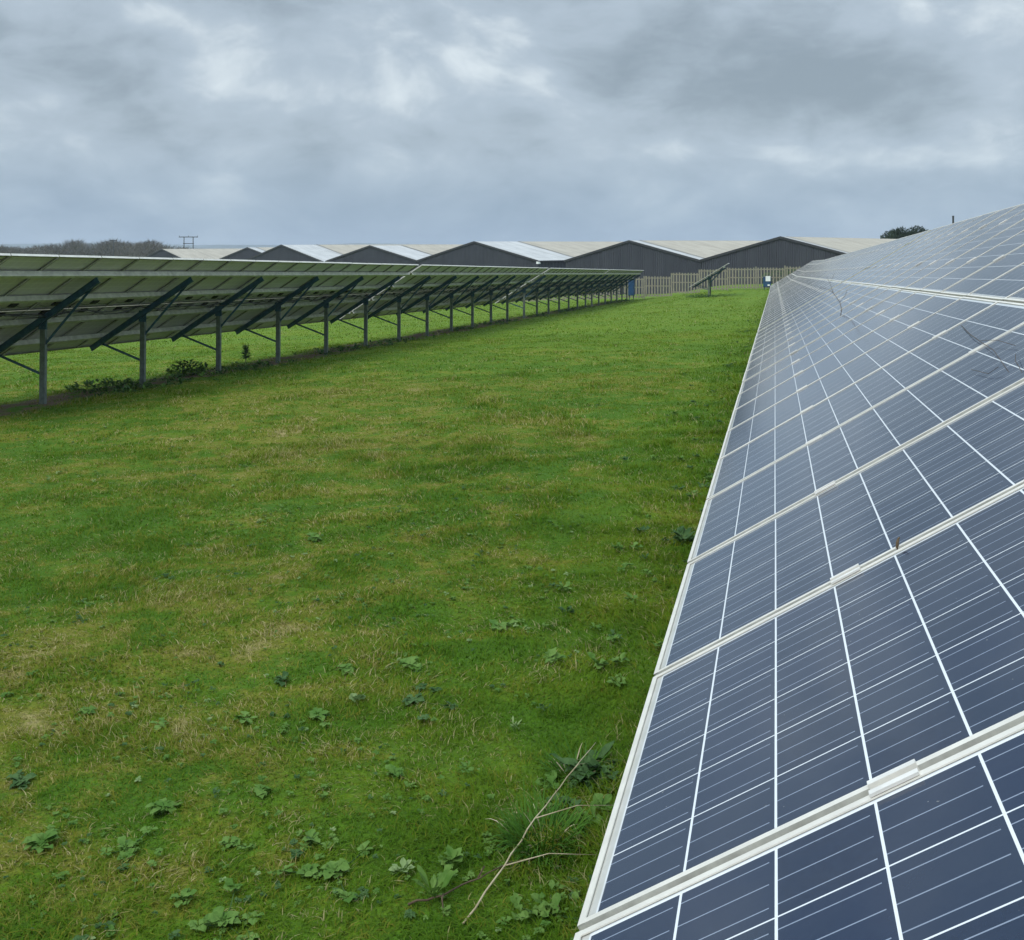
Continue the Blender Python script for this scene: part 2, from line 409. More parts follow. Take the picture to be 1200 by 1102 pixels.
# ------------------------------------------------------------------ leaves, weeds
def leaf(m, o, ang, L, W, lift, droop, mi=0, seg=6, wav=0.0, fold=.25):
    o = Vector(o); d = Vector((math.cos(ang), math.sin(ang), 0)); s = Vector((-math.sin(ang), math.cos(ang), 0))
    vs = []; tw = random.uniform(-.4, .4)
    for i in range(seg + 1):
        t = i / seg; c = o + d * (L * t * (1 - .12 * t * droop)) + Vector((0, 0, L * (lift * t - droop * t * t)))
        tt = max(0, (t - .28) / .72); w = W * ((math.sin(math.pi * (tt ** .7)) * 1.15 if wav > 0 else math.sin(math.pi * t ** .75)) + .07) * (1 + random.uniform(-wav, wav)) * .5
        n = (s * math.cos(tw) + Vector((0, 0, 1)) * math.sin(tw))
        q = L * .05 * (wav > 0); j1, j2 = random.uniform(-q, q), random.uniform(-q, q)
        vs += [c - n * w + Vector((0, 0, w * fold + j1)), c + Vector((0, 0, (j1 - j2) * .4)), c + n * w * random.uniform(.8, 1.2) + Vector((0, 0, w * fold + j2))]
    fs = []
    for i in range(seg):
        a = i * 3; fs += [(a, a + 1, a + 4, a + 3), (a + 1, a + 2, a + 5, a + 4)]
    m.add(vs, fs, mi)

def rosette(m, c, n, L, W, lift=.45, droop=.45, mi=0, wav=.2, spread=0):
    a0 = random.uniform(0, 6.28); L *= .51; W *= .56; n = int(n * 2.2)
    for i in range(n):
        k = random.uniform(.45, 1.15); a = a0 + i * 2.4 + random.uniform(-.3, .3)
        o = (c[0] + random.uniform(-spread, spread), c[1] + random.uniform(-spread, spread), c[2])
        leaf(m, o, a, L * k, W * k, lift * random.uniform(.5, 1.6), droop * random.uniform(.6, 1.3), mi, wav=wav)

def blades(m, c, n, L, W, spread, mi=0):
    for i in range(n):
        if mi == 0 and random.random() < .02: mi_ = 1
        else: mi_ = mi
        a = random.uniform(0, 6.28); r = spread * math.sqrt(random.random())
        o = (c[0] + r * math.cos(a), c[1] + r * math.sin(a), c[2] - .005)
        leaf(m, o, a + random.uniform(-.9, .9), L * random.uniform(.5, 1.1), W, random.uniform(.2, 1.9) * (1 - .5 * (random.random() < .2)), random.uniform(.3, 1.3), mi_, seg=5, fold=.1)

# small, countless leaves in the sward
def make_ground_weeds():
    m = MB()
    for k in range(800):
        Z = 2.6 + 13 * random.random() ** 1.3; X = random.uniform(-.52 * Z, .10 * Z); x, y = world(X, Z)
        if x > .3 or x < -11: continue
        if float(vnoise(np.array(x * .55), np.array(y * .55), 41)) < .42: continue
        z = float(gz(x, y)); s = random.uniform(.016, .040) * (1 + Z * .035)
        for j in range(random.randint(1, 4)):
            rosette(m, (x + random.gauss(0, .07), y + random.gauss(0, .07), z + .012), random.randint(4, 8), s * random.uniform(.6, 1.1), s * random.uniform(.35, .6), .55, .5, random.choice((0, 0, 0, 1, 2) if random.random() < .35 else (0, 0, 1)), .3)
    # along the drip line below the right-hand tables
    for k in range(330):
        y = 1.2 + 40 * random.random() ** 1.8; x = random.gauss(-.55, .38)
        if x > .6: continue
        z = float(gz(x, y)); s = random.uniform(.05, .11)
        rosette(m, (x, y, z + .02), random.randint(5, 9), s, s * .5, .8, .5, random.choice((0, 0, 1)), .3, .02)
    # nettles and docks along the posts of the left row
    for k in range(850):
        y = 11 + 73 * random.random() ** 1.2; x = random.gauss(-11.72, .33)
        if float(vnoise(np.array(x * .5 + 9), np.array(y * .42), 43)) < .45: continue
        z = float(gz(x, y)); s = random.uniform(.08, .2)
        rosette(m, (x, y, z + .03), random.randint(4, 7), s, s * .45, random.uniform(.5, 1.4), .5, random.choice((0, 1, 1)), .3, .05)
    o = m.build('ground_weeds', [M['weed'], M['dock'], M['pale']])
    tag(o, 'small clover and plantain leaves scattered through the turf and along the post lines', 'weeds', kind='stuff')
make_ground_weeds()

def plant(name, px, py, build, mats, label, cat, group=None):
    x, y, z, Z = on_ground(px, py); m = MB(); build(m)
    o = m.build(name, mats, loc=(x, y, z)); tag(o, label, cat, group); return o

random.seed(3)
WG = 'broad leaved weeds in the turf'
def ros(n, L, W, lift=.4, droop=.45, mi=0, extra=0, sp=.012, er=.06):
    def f(m):
        rosette(m, (0, 0, .015), n, L, W, lift, droop, mi, .2, sp)
        for k in range(extra):
            ex, ey = random.gauss(0, er * .55), random.gauss(0, er * .55)
            m.tube([(0, 0, .012), (ex * .5 + .004, ey * .5, .010), (ex, ey, .012)], .0015, 4, 1)
            rosette(m, (ex, ey, .012), max(4, n // 2), L * .7, W * .7, lift, droop, mi, .25, sp)
    return f
W = [M['weed'], M['dock'], M['pale']]
plant('dock_weed', 192, 958, ros(13, .10, .045), W, 'grey green dock rosette with a dozen spread leaves, alone in the lower left turf', 'weed', WG)
plant('dock_weed', 306, 938, ros(8, .085, .055, .3), W, 'dark glossy low rosette right of and above the dozen leaved dock', 'weed', WG)
plant('thistle_weed', 50, 996, ros(9, .12, .045, .5, .4, 0, 2), W, 'straggling blue green weed nearest the left edge of the turf', 'weed', WG)
plant('thistle_weed', 148, 1002, ros(9, .09, .04, .5, .4, 0, 4, 0, .12), W, 'wide loose patch of small leaves below the dozen leaved dock', 'weed', WG)
plant('thistle_weed', 392, 1026, ros(10, .10, .05, .5, .4, 0, 6, 0, .13), W, 'large crinkled weed clump in the bottom centre of the turf', 'weed', WG)
plant('thistle_weed', 262, 1088, ros(10, .10, .05, .5, .4, 0, 6, 0, .13), W, 'dense leafy clump cut by the bottom edge of the picture', 'weed', WG)
plant('ragwort_weed', 366, 988, ros(8, .075, .04, .5, .4, 0, 3, 0, .09), W, 'small crinkled weed just above the large crinkled clump', 'weed', WG)
plant('ragwort_weed', 268, 992, ros(6, .07, .035, .4, .4, 0, 2), W, 'few leaved grey weed right of the wide loose patch', 'weed', WG)
plant('plantain_weed', 508, 1053, ros(6, .12, .04, 1.1, .3), W, 'upright five leaved plantain beside the brown stick end', 'weed', WG)
plant('pale_weed', 472, 1024, ros(8, .07, .028, .7, .4, 2), W, 'pale yellow stalked weed between the crinkled clump and the stick', 'weed', WG)
plant('ragwort_weed', 462, 912, ros(8, .085, .045, .6, .4, 0, 3, 0, .08), W, 'leafy ragwort seedling left of the lush grass tuft', 'weed', WG)
plant('ragwort_weed', 482, 786, ros(10, .12, .06, .4, .4, 0, 2), W, 'broad flat green rosette highest of the weeds at mid turf', 'weed', WG)
plant('ragwort_weed', 408, 792, ros(6, .10, .05, .35, .4, 0, 2, 0, .1), W, 'low weed of few leaves left of the broad flat rosette', 'weed', WG)
plant('dock_weed', 484, 828, ros(10, .10, .05, .4, .4, 1, 5, 0, .17), W, 'dark spreading patch of dock leaves below the broad flat rosette', 'weed', WG)
plant('dock_weed', 372, 846, ros(7, .10, .05, .35, .4, 0, 1, 0, .12), W, 'two lobed grey leaf weed left of the dark dock patch', 'weed', WG)
plant('pale_weed', 418, 828, ros(6, .06, .05, .9, .2, 2), W, 'almost white single weed at the left end of the dark dock patch', 'weed', WG)
plant('pale_weed', 604, 852, ros(7, .06, .016, 1.0, .3, 2), W, 'pale spiky starry weed right of centre in the turf', 'weed', WG)
plant('dock_weed', 288, 848, ros(7, .09, .045), W, 'small rosette left of the two lobed weed', 'weed', WG)
plant('ragwort_weed', 330, 803, ros(8, .09, .045, .4, .4, 1), W, 'dark little rosette above the small rosette in mid turf', 'weed', WG)
plant('dock_weed', 190, 850, ros(5, .09, .04), W, 'narrow leaved weed at the left of mid turf', 'weed', WG)
plant('dock_weed', 100, 835, ros(7, .09, .04, .3), W, 'flat weed in the left turf above the straw coloured patch', 'weed', WG)
plant('dock_weed', 25, 915, ros(8, .09, .05, .3, .4, 1, 2), W, 'dark leafy mat at the left edge beside the straw coloured patch', 'weed', WG)
plant('ragwort_weed', 366, 633, ros(9, .13, .07, .4), W, 'solitary rosette farthest out in the open turf', 'weed', WG)
plant('ragwort_weed', 586, 738, ros(9, .14, .06, .4, .4, 0, 3, 0, .2), W, 'grey green weed patch nearest the tables at mid turf', 'weed', WG)
plant('ragwort_weed', 215, 1062, ros(7, .07, .035, .6, .4, 0, 2), W, 'small tuft of rounded leaves left of the bottom edge clump', 'weed', WG)
plant('dock_weed', 800, 636, ros(14, .19, .07, .9, .6, 1, 2, .05), W, 'dark dock growing against the low edge of the near table', 'weed', WG)
plant('dock_weed', 694, 902, ros(24, .20, .060, .75, .6, 1, 2, .06), W, 'big dark dock with long drooping leaves beside the panel edge', 'weed', WG)
plant('dock_weed', 640, 1068, ros(9, .08, .045, .8, .5, 0, 6, .04, .16), W, 'leafy mat at the bottom beside the corner of the panels', 'weed', WG)
plant('grass_tuft', 636, 985, lambda m: blades(m, (0, 0, 0), 1300, .110, .0042, .095), [M['tuft'], M['dry']], 'tall lush bright green grass tuft beside the dry stalk', 'grass tuft')
plant('grass_tuft', 672, 902, lambda m: blades(m, (0, 0, 0), 260, .10, .0045, .07), [M['tuft'], M['dry']], 'smaller green grass tuft behind the big dark dock', 'grass tuft')

def stick(name, pts, r, mat, label, side=()):
    # pts: photo col,row on the ground plus a lift
    Q = []
    for px, py, lift in pts:
        x, y, z, Z = on_ground(px, py); Q.append(Vector((x, y, z + .01 + lift)))
    o0 = Q[0].copy(); m = MB(); n = len(Q)
    fine = []
    for i in range(n - 1):
        for k in range(4): fine.append(Q[i].lerp(Q[i + 1], k / 4) + Vector((random.gauss(0, .003), random.gauss(0, .003), random.gauss(0, .002))))
    fine.append(Q[-1])
    m.tube([p - o0 for p in fine], [r * (1 - .6 * i / (len(fine) - 1)) for i in range(len(fine))], 6)
    for i, px, py, lift, rr in side:
        x, y, z, Z = on_ground(px, py); e = Vector((x, y, z + .01 + lift)); s = Q[i]
        mid = s.lerp(e, .5) + Vector((random.gauss(0, .01), 0, .02))
        m.tube([s - o0, mid - o0, e - o0], [rr, rr * .7, rr * .3], 5)
    o = m.build(name, mat, loc=o0, smooth_=True); tag(o, label, 'twig'); return o
stick('dry_stalk', [(544, 1080, .0), (590, 1026, .03), (628, 979, .07), (665, 931, .08), (698, 890, .06)], .0032, M['dry'], 'long pale dry stalk lying diagonally over the lush grass tuft', [(2, 725, 958, .04, .002), (1, 700, 1012, .03, .0022), (3, 690, 905, .05, .0015)])
stick('brown_stick', [(478, 1062, .0), (520, 1054, .015), (560, 1035, .02), (600, 1016, .02)], .0036, M['brown'], 'short dark brown stick lying left of the pale dry stalk', [(1, 520, 1072, .0, .004), (2, 566, 1025, .03, .003)])

# ------------------------------------------------------------------ solar tables
TH = R(31.9); CT, ST = math.cos(TH), math.sin(TH)
ML, MW, MP = 1.615, .988, 1.004            # module length, width, pitch
LOWX, LOWZ = -1.380, .76
def P(a, d=0.0, y=0.0):                    # a metres up the slope, d below the glass plane
    return (LOWX + a * CT + d * ST, y, LOWZ + a * ST - d * CT)
SIDE = Vector((CT, 0, ST)); NORM = Vector((-ST, 0, CT))

def frame_mesh():
    m = MB(); D = .036; lip = .0125; t = .0025
    prof = [(0, 0), (lip, 0), (lip, -.0022), (t, -.0022), (t, -D + .002), (.026, -D + .002), (.026, -D), (0, -D)]
    m.prof(prof, (0, MW, 0), (0, 0, 0), (1, 0, 0), (0, 0, 1))
    m.prof(prof, (ML, 0, 0), (ML, MW, 0), (-1, 0, 0), (0, 0, 1))
    m.prof(prof, (0, 0, 0), (ML, 0, 0), (0, 1, 0), (0, 0, 1))
    m.prof(prof, (ML, MW, 0), (0, MW, 0), (0, -1, 0), (0, 0, 1))
    # mitre overlaps: shave the long bars by lowering them a hair
    n = 16
    for i in range(32, len(m.v)): x, y, z = m.v[i]; m.v[i] = (x, y, z - .0003)
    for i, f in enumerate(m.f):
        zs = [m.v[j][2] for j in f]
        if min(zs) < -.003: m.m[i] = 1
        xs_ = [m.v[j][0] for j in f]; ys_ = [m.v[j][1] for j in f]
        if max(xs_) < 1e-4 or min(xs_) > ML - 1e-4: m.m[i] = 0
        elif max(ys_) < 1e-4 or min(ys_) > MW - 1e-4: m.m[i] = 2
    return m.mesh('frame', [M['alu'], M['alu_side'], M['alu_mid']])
def panel_mesh():
    m = MB(); e = .0026
    x0, x1, y0, y1 = e, ML - e, e, MW - e; zt, zb = -.0040, -.0085
    m.add([(x0,y0,zt),(x1,y0,zt),(x1,y1,zt),(x0,y1,zt)], [(0,1,2,3)], 0)
    m.add([(x0,y0,zb),(x1,y0,zb),(x1,y1,zb),(x0,y1,zb)], [(3,2,1,0)], 1)
    return m.mesh('solar_panel', [M['panel'], M['backsheet']])
def clamp_mesh():
    # mid clamp: a shallow channel that bridges the two frames, bolt head in the trough; origin on the seam
    m = MB(); l = .075; pr = [(-.0195, .0050), (-.008, .0050), (-.007, -.013), (.007, -.013), (.008, .0050), (.0195, .0050), (.0195, .0006), (.0095, .0006), (.0085, -.015), (-.0085, -.015), (-.0095, .0006), (-.0195, .0006)]
    m.prof(pr, (-l / 2, 0, 0), (l / 2, 0, 0), (0, 1, 0), (0, 0, 1))
    k = [(.0052 * math.cos(i * math.pi / 3), .0052 * math.sin(i * math.pi / 3)) for i in range(6)]
    m.prof(k, (0, 0, -.0132), (0, 0, -.006), (1, 0, 0), (0, 1, 0))
    for i, f in enumerate(m.f[:13]):
        if len(f) == 4 and max(m.v[j][2] for j in f) < .0035 and min(m.v[j][2] for j in f) < -.004: m.m[i] = 1  # trough faces coloured darker, painting in the shade of the recess
    return m.mesh('clamp', [M['alu_dull'], M['alu_mid']])
def jbox_mesh():
    m = MB(); m.box((-.055, -.075, -.034), (.055, .075, -.0085)); m.box((-.048, -.068, -.038), (.048, .068, -.0345))
    m.tube([(-.02, .06, -.02), (-.03, .16, -.05), (-.01, .30, -.06), (.0, .42, -.045)], .0045, 5)
    m.tube([(-.02, -.06, -.02), (-.03, -.16, -.05), (-.01, -.30, -.06), (.0, -.42, -.045)], .0045, 5)
    return m.mesh('junction_box', M['black'])
CPROF = [(-a_, b_) for a_, b_ in [(-.036, 0), (.036, 0), (.036, -.014), (.033, -.014), (.033, -.003), (-.033, -.003), (-.033, -.087), (.033, -.087), (.033, -.076), (.036, -.076), (.036, -.09), (-.036, -.09)]][::-1]
FR, PN, CL, JB = frame_mesh(), panel_mesh(), clamp_mesh(), jbox_mesh()
PURL = (.53, 1.29, 2.075, 2.81)

def c_post(m, x, y, z0, z1, w=.10, d=.06, t=.004):
    pr = [(-w/2, 0), (w/2, 0), (w/2, d), (w/2 - .018, d), (w/2 - .018, d - t), (w/2 - t, d - t), (w/2 - t, t), (-w/2 + t, t), (-w/2 + t, d - t), (-w/2 + .018, d - t), (-w/2 + .018, d), (-w/2, d)]
    m.prof(pr, (x, y, z0), (x, y, z1), (1, 0, 0), (0, 1, 0))

def table(x, y0, n, posts, label, group, jb=True):
    y1 = y0 + n * MP
    za, zb = float(gz_base(x, y0)), float(gz_base(x, y1)); pitch = math.atan2(zb - za, y1 - y0)
    T = empty('solar_table', (x, y0, za), (pitch, 0, 0)); tag(T, label, 'solar table', group)
    L = n * MP - (MP - MW)
    for r, a in enumerate((0, ML + .018)):
        for k in range(n):
            jit = random.gauss(0, .0012)
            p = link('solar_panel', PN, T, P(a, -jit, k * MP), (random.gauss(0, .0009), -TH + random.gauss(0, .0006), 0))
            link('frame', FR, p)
            if jb: link('junction_box', JB, p, (1.50 if r == 0 else .16, MW / 2, 0))
    for a in PURL:
        m = MB(); o = Vector(P(a, .0368)); e = o.copy(); o.y = -.03; e.y = L + .03
        m.prof(CPROF, o, e, SIDE, NORM); m.build('purlin', M['purlin'], T)
        for k in range(0, n + 1):
            yy = k * MP - (MP - MW) / 2
            if k == 0: yy = -.004
            if k == n: yy = L + .004
            link('clamp', CL, T, P(a, 0, yy), (0, -TH, 0))
    for yp in posts:
        gl = float(gz_base(x, y0 + yp)) - (za + (zb - za) * yp / (y1 - y0))
        m = MB(); c_post(m, 0, yp, gl - .45, 1.46); m.build('post', M['galv'], T)
        m = MB(); s0 = Vector(P(.20, .1275, yp - .035)); s1 = Vector(P(2.80, .1275, yp - .035))
        pr = [(-.03, 0), (.03, 0), (.03, -.006), (.004, -.006), (.004, -.094), (.03, -.094), (.03, -.10), (-.03, -.10), (-.03, -.094), (-.004, -.094), (-.004, -.006), (-.03, -.006)]
        m.prof(pr, s0, s1, (0, 1, 0), NORM)
        m.box((-.07, yp - .012, 1.26), (.09, yp - .003, 1.48))
        for bx in (-.03, .03):
            for bz in (1.30, 1.41): m.tube([(bx, yp - .025, bz), (bx, yp + .0, bz)], .011, 6)
        m.build('rafter', M['rafter'], T)
        for (xa, z_a, a) in ((0, .50, .42), (0, .98, 2.62)):
            e = Vector(P(a, .19)); d = Vector((xa, yp + .03, z_a)); e.y = yp + .03
            m = MB(); dr = (e - d).normalized(); u = dr.cross(Vector((0, 1, 0)))
            m.prof([(0, -.022), (.004, -.022), (.004, .018), (.04, .018), (.04, .022), (0, .022)], d - dr * .04, e + dr * .03, (0, 1, 0), u)
            m.build('brace', M['rafter'], T)
    if jb:
        m = MB(); pts = []
        for i in range(int(L / .25)):
            yy = .1 + i * .25; pts.append(Vector(P(1.66 + .05 * math.sin(i * .9), .11 + .03 * abs(math.sin(i * .55)), yy)))
        m.tube(pts, .012, 5); pts2 = [p + Vector((.07 + .03 * math.sin(i * 1.3), 0, -.02 + .02 * math.cos(i * .8))) for i, p in enumerate(pts)]
        m.tube(pts2, .009, 5); m.build('cable', M['black'], T)
    return T

XR, XL = 1.091, -11.82
PD = 2.781
GR = 'solar tables of the right-hand row'; GL = 'solar tables of the left-hand row'
rl = ['nearest right-hand table of blue panels, cut by the bottom right corner', 'second right-hand table of blue panels, joined on behind the nearest one', 'third right-hand table of panels, turning grey with reflected sky', 'farthest right-hand table, ending at the picket fence']
for i, y0 in enumerate((-.496, 17.91, 36.31, 54.71)):
    table(XR, y0, 18, [.7 + k * PD for k in range(7)], rl[i], GR, False)
ll = ['nearest left-hand table seen from below, cut by the left edge', 'second left-hand table, after the first bright end frame of its row', 'third left-hand table, between the second and third bright end frames', 'farthest left-hand table, its end close to the blue cabinet and fence']
for i, (y0, p0, c) in enumerate(((11.2, .58, 7), (29.55, 1.70, 6), (48.05, .32, 7), (66.35, 1.05, 7))):
    table(XL, y0, 18, [p0 + k * PD for k in range(c)], ll[i], GL, True)
xs, ys = at(830, 75)
table(xs, ys, 3, [.5, 2.5], 'short stand-alone table seen edge-on in front of the picket fence', 'solar tables of the middle row', False)

# things lying / growing on the near tables ------------------------------------
def on_table(px, py, lift=0):
    d = Vector(world((px - HX) / F, 1.0) + (-(py - HY) / F,)); o = Vector((0, 0, CZ))
    # plane through table 1 low edge
    za, zb = float(gz_base(XR, -.486)), float(gz_base(XR, 17.6)); g = (zb - za) / 18.07
    for _ in range(2):
        n = Vector((-ST, -g * CT, CT)); p0 = Vector((XR + LOWX, -.486, za + LOWZ))
        t = (p0 - o).dot(n) / d.dot(n)
    return o + d * t + n * lift
def stem(name, pts, r, label, side=()):
    Q = [on_table(*p) for p in pts]; o0 = Q[0].copy(); m = MB()
    m.tube([q - o0 for q in Q], [r * (1 - .5 * i / (len(Q) - 1)) for i in range(len(Q))], 5)
    for sp in side:
        S = [on_table(*p) for p in sp]; m.tube([q - o0 for q in S], r * .55, 5)
    o = m.build(name, M['brown'], loc=o0, smooth_=True); tag(o, label, 'twig')
stem('dead_stem', [(1128, 384, .01), (1140, 396, .015), (1152, 404, .01), (1168, 416, .02), (1182, 436, .0)], .0018, 'dark thin dead stem lying across the panels near the right edge', [[(1152, 404, .02), (1172, 404, .02), (1192, 408, .01)], [(1192, 418, .01), (1196, 432, .03), (1200, 440, .01)], [(1140, 436, .01), (1160, 441, .01), (1174, 436, .02)]])
def plume():
    q = on_table(985, 370); m = MB(); pts = [(0, 0, 0), (.015, .07, .06), (.0, .12, .13), (-.06, .18, .22), (-.09, .24, .32), (-.12, .27, .38)]
    m.tube(pts, [.004, .0035, .003, .003, .002, .0015], 5)
    m.tube([pts[3], (-.10, .25, .25), (-.18, .33, .27)], .002, 4); m.tube([pts[2], (.05, .15, .19), (.07, .12, .25)], .002, 4); m.tube([pts[4], (-.06, .27, .37), (-.04, .3, .42)], .0015, 4)
    o = m.build('dead_stem', M['brown'], loc=q, smooth_=True); tag(o, 'dark wiry weed stem poking up through a gap in the panels', 'twig')
plume()
q = on_table(1051, 641, .0); m = MB(); m.tube([(0, 0, -.02), (.001, 0, .009), (.003, .002, .018)], [.004, .0036, .0028], 7); m.tube([(.002, 0, .018), (.006, .004, .021)], .0022, 5)
tag(m.build('cable_tie', M['brown'], loc=q, smooth_=True), 'tiny brown stub standing in the seam of the near panels', 'cable tie')

# ------------------------------------------------------------------ picket fence
def make_fence():
    Y = 87.4; x0 = -34.0; bay = 2.32; nb = 19
    T = empty('picket_fence', (x0, Y, float(gz_base(x0, Y)))); tag(T, 'long weathered timber picket fence stepping along the end of the field', 'fence'); o0 = T.location
    prev = None
    for b in range(nb + 1):
        xa = x0 + b * bay; ga = float(gz_base(xa, Y))
        m = MB(); m.box((xa - .055 - o0.x, -.055, ga - .4 - o0.z), (xa + .055 - o0.x, .055, ga + 1.88 - o0.z)); m.box((xa - .07 - o0.x, -.07, ga + 1.881 - o0.z), (xa + .07 - o0.x, .07, ga + 1.91 - o0.z))
        m.build('post', M['wood'], T)
        if b == nb: break
        g = float(gz_base(xa + bay / 2, Y)) + random.uniform(-.03, .05) - o0.z
        m = MB()
        xs0, xs1 = xa + .058 - o0.x, xa + bay - .058 - o0.x
        for z in (.14, .95, 1.62): m.box((xs0, -.022, g + z), (xs1, .022, g + z + .085))
        m.build('rail', M['wood'], T)
        m = MB(); k = 9; st = (xs1 - xs0) / k
        for i in range(k):
            xc = xs0 + (i + .5) * st; h = 1.80 + random.uniform(-.025, .025); w = .060 + random.uniform(-.005, .005); dz = random.uniform(-.02, .02)
            m.box((xc - w, -.044, g + .07 + dz), (xc + w, -.0235, g + h))
        m.build('pickets', M['wood'], T)
make_fence()

# ------------------------------------------------------------------ barns
BE = R(43); BD = Vector(world(-math.cos(BE), math.sin(BE))); BB = Vector(world(math.sin(BE), math.cos(BE)))
PB = Vector(at(738, 115))
def barn(t, w, ridge, eave, strip, length, label, setback=0, lamp=False, grade=.012):
    f = PB + BD * t + BB * setback; g = float(gz_base(f.x, f.y)) - .3
    rot = math.atan2(-BD.y, -BD.x)        # local x runs right along the gable, local y runs back
    T = empty('barn', (f.x, f.y, g), (0, 0, rot)); tag(T, label, 'barn', 'row of dark gabled barns behind the fence')
    R_ = CZ + ridge - g; E = CZ + eave - g
    # gable with box-profile ribs
    m = MB(); st = .25; n = int(2 * w / st); st = 2 * w / n; top = lambda x: E + (R_ - E) * (1 - abs(x) / w) - .04
    vs = []; fs = []; xs = []
    for i in range(n):
        x = -w + i * st
        for dx, dy in ((0, 0), (.35 * st, 0), (.45 * st, -.055), (.9 * st, -.055)): xs.append((x + dx, dy))
    xs.append((w, 0))
    for x, dy in xs: vs += [(x, dy, -.5), (x, dy, top(x))]
    for i in range(len(xs) - 1): fs.append((2 * i, 2 * i + 2, 2 * i + 3, 2 * i + 1))
    m.add(vs, fs); m.build('gable_wall', M['clad'], T)
    # side and rear walls
    m = MB(); ys = [i * .3 for i in range(int(length / .3) + 1)]
    vs = []; fs = []
    for i, y in enumerate(ys): vs += [(w - .02 + (.05 if i % 2 else 0), y, -.5), (w - .02 + (.05 if i % 2 else 0), y, E - .05 + grade * y)]
    for i in range(len(ys) - 1): fs.append((2*i, 2*i+2, 2*i+3, 2*i+1))
    m.add(vs, fs); m.add([(-w, 0, -.5), (-w, length, -.5), (-w, length, E - .05 + grade * length), (-w, 0, E - .05)], [(0, 1, 2, 3)])
    m.add([(-w, length, -.5), (w, length, -.5), (w, length, E + grade * length - .05), (0, length, R_ + grade * length - .05), (-w, length, E + grade * length - .05)], [(0, 1, 2, 3, 4)])
    m.build('side_wall', M['clad'], T)
    def roof(ya, yb, mat, name):
        m = MB(); k = max(2, int((yb - ya) / .18)); vs = []; fs = []
        for i in range(k + 1):
            y = ya + (yb - ya) * i / k; dz = .03 * (i % 2) + grade * y; ov = .15
            sl = (R_ - E) / w
            for x in (-w - ov, 0, w + ov): vs.append((x, y, R_ - sl * abs(x) + dz))
        for i in range(k):
            a = i * 3; fs += [(a, a + 1, a + 4, a + 3), (a + 1, a + 2, a + 5, a + 4)]
        m.add(vs, fs); m.build(name, mat, T)
    if strip > 0: roof(-.12, strip, M['roof_new'], 'roof')
    roof(strip + .02 if strip > 0 else -.12, length, M['roof_old'], 'roof')
    # verge flashing, eaves gutter, ridge cap
    m = MB(); sl = (R_ - E) / w
    for s in (-1, 1):
        m.add([(0, -.16, R_ + .05), (s * (w + .15), -.16, R_ - sl * (w + .15) + .05), (s * (w + .15), -.16, R_ - sl * (w + .15) - .2), (0, -.16, R_ - .2),
               (0, -.125, R_ + .05), (s * (w + .15), -.125, R_ - sl * (w + .15) + .05), (s * (w + .15), -.125, R_ - sl * (w + .15) - .2), (0, -.125, R_ - .2)],
              [(0, 1, 2, 3), (7, 6, 5, 4), (0, 4, 5, 1), (3, 2, 6, 7), (1, 5, 6, 2)])
    if strip > 0:
        for yy in (strip,):
            m.add([(0, yy - .05, R_ + grade*yy + .08), (w + .1, yy - .05, R_ - sl * (w + .1) + grade*yy + .08), (w + .1, yy + .12, R_ - sl * (w + .1) + grade*yy + .08), (0, yy + .12, R_ + grade*yy + .08), ], [(0, 1, 2, 3)])
    m.build('verge_trim', M['trim'], T)
    m = MB(); pr = [(0, 0), (.14, 0), (.14, -.12), (0, -.12)]; m.prof(pr, (w + .10, -.1, E - .06), (w + .10, length, E - .06 + grade * length), (1, 0, 0), (0, 0, 1)); m.build('gutter', M['trim'], T)
    if lamp:
        m = MB(); m.box((w + .2, -.55, E - .42), (w + .55, -.25, E - .14)); m.box((w + .33, -.25, E - .36), (w + .42, 0, E - .28)); m.build('floodlight', M['white'], T)
    return T
barn(-18.66, 9.25, 2.25, -.05, 1.0, 46, 'rightmost dark barn, its right slope hidden by the panels', grade=.006)
barn(0, 9.35, 2.10, -.12, 1.8, 46, 'second dark barn from the right, above the edge-on table')
barn(24.65, 10.9, 2.28, -.15, 8.2, 46, 'dark barn with the wide bright roof strip, left of the gap in the barns', lamp=True)
barn(45.7, 10.3, 1.95, -.25, 5.7, 46, 'fourth dark barn from the right, with a white roof strip')
barn(67.6, 11.1, 2.27, -.40, 6.6, 46, 'fifth dark barn from the right, taller than the one it partly hides')
barn(81.9, 9.2, 1.99, -.05, 1.5, 46, 'small sixth barn partly hidden behind the taller fifth one', setback=3)
barn(105.3, 8.6, 1.87, -.2, 0, 60, 'leftmost barn, in front of the bare wood')

# ------------------------------------------------------------------ small far things
def cabinet(px, Z, w, h, z0, label, white):
    x, y = at(px, Z); g = float(gz_base(x, y)); T = empty('electrical_cabinet', (x, y, g)); tag(T, label, 'cabinet')
    m = MB(); m.box((-w / 2, -.2, z0), (w / 2, .2, z0 + h)); m.box((-w / 2 - .03, -.23, z0 + h), (w / 2 + .03, .23, z0 + h + .04))
    m.build('body', M['blue'], T)
    m = MB(); m.box((-w / 2 + .03, -.225, z0 + .04), (w / 2 - .03, -.203, z0 + h - .05)); d = m.build('door', M['blue'], T)
    m = MB(); m.box((w / 2 - .09, -.245, z0 + h * .45), (w / 2 - .06, -.228, z0 + h * .6)); m.build('handle', M['black'], d)
    if white:
        m = MB(); m.box((-w * .2, -.26, z0 + h - .32), (w * .42, -.2265, z0 + h + .1)); m.box((w * .05, -.26, z0 + .1), (w * .35, -.2265, z0 + .22)); m.build('label_plate', M['white'], T)
    m = MB(); m.box((-w / 2 + .04, -.05, -.2), (-w / 2 + .12, .05, z0)); m.box((w / 2 - .12, -.05, -.2), (w / 2 - .04, .05, z0)); m.build('stand', M['galv'], T)
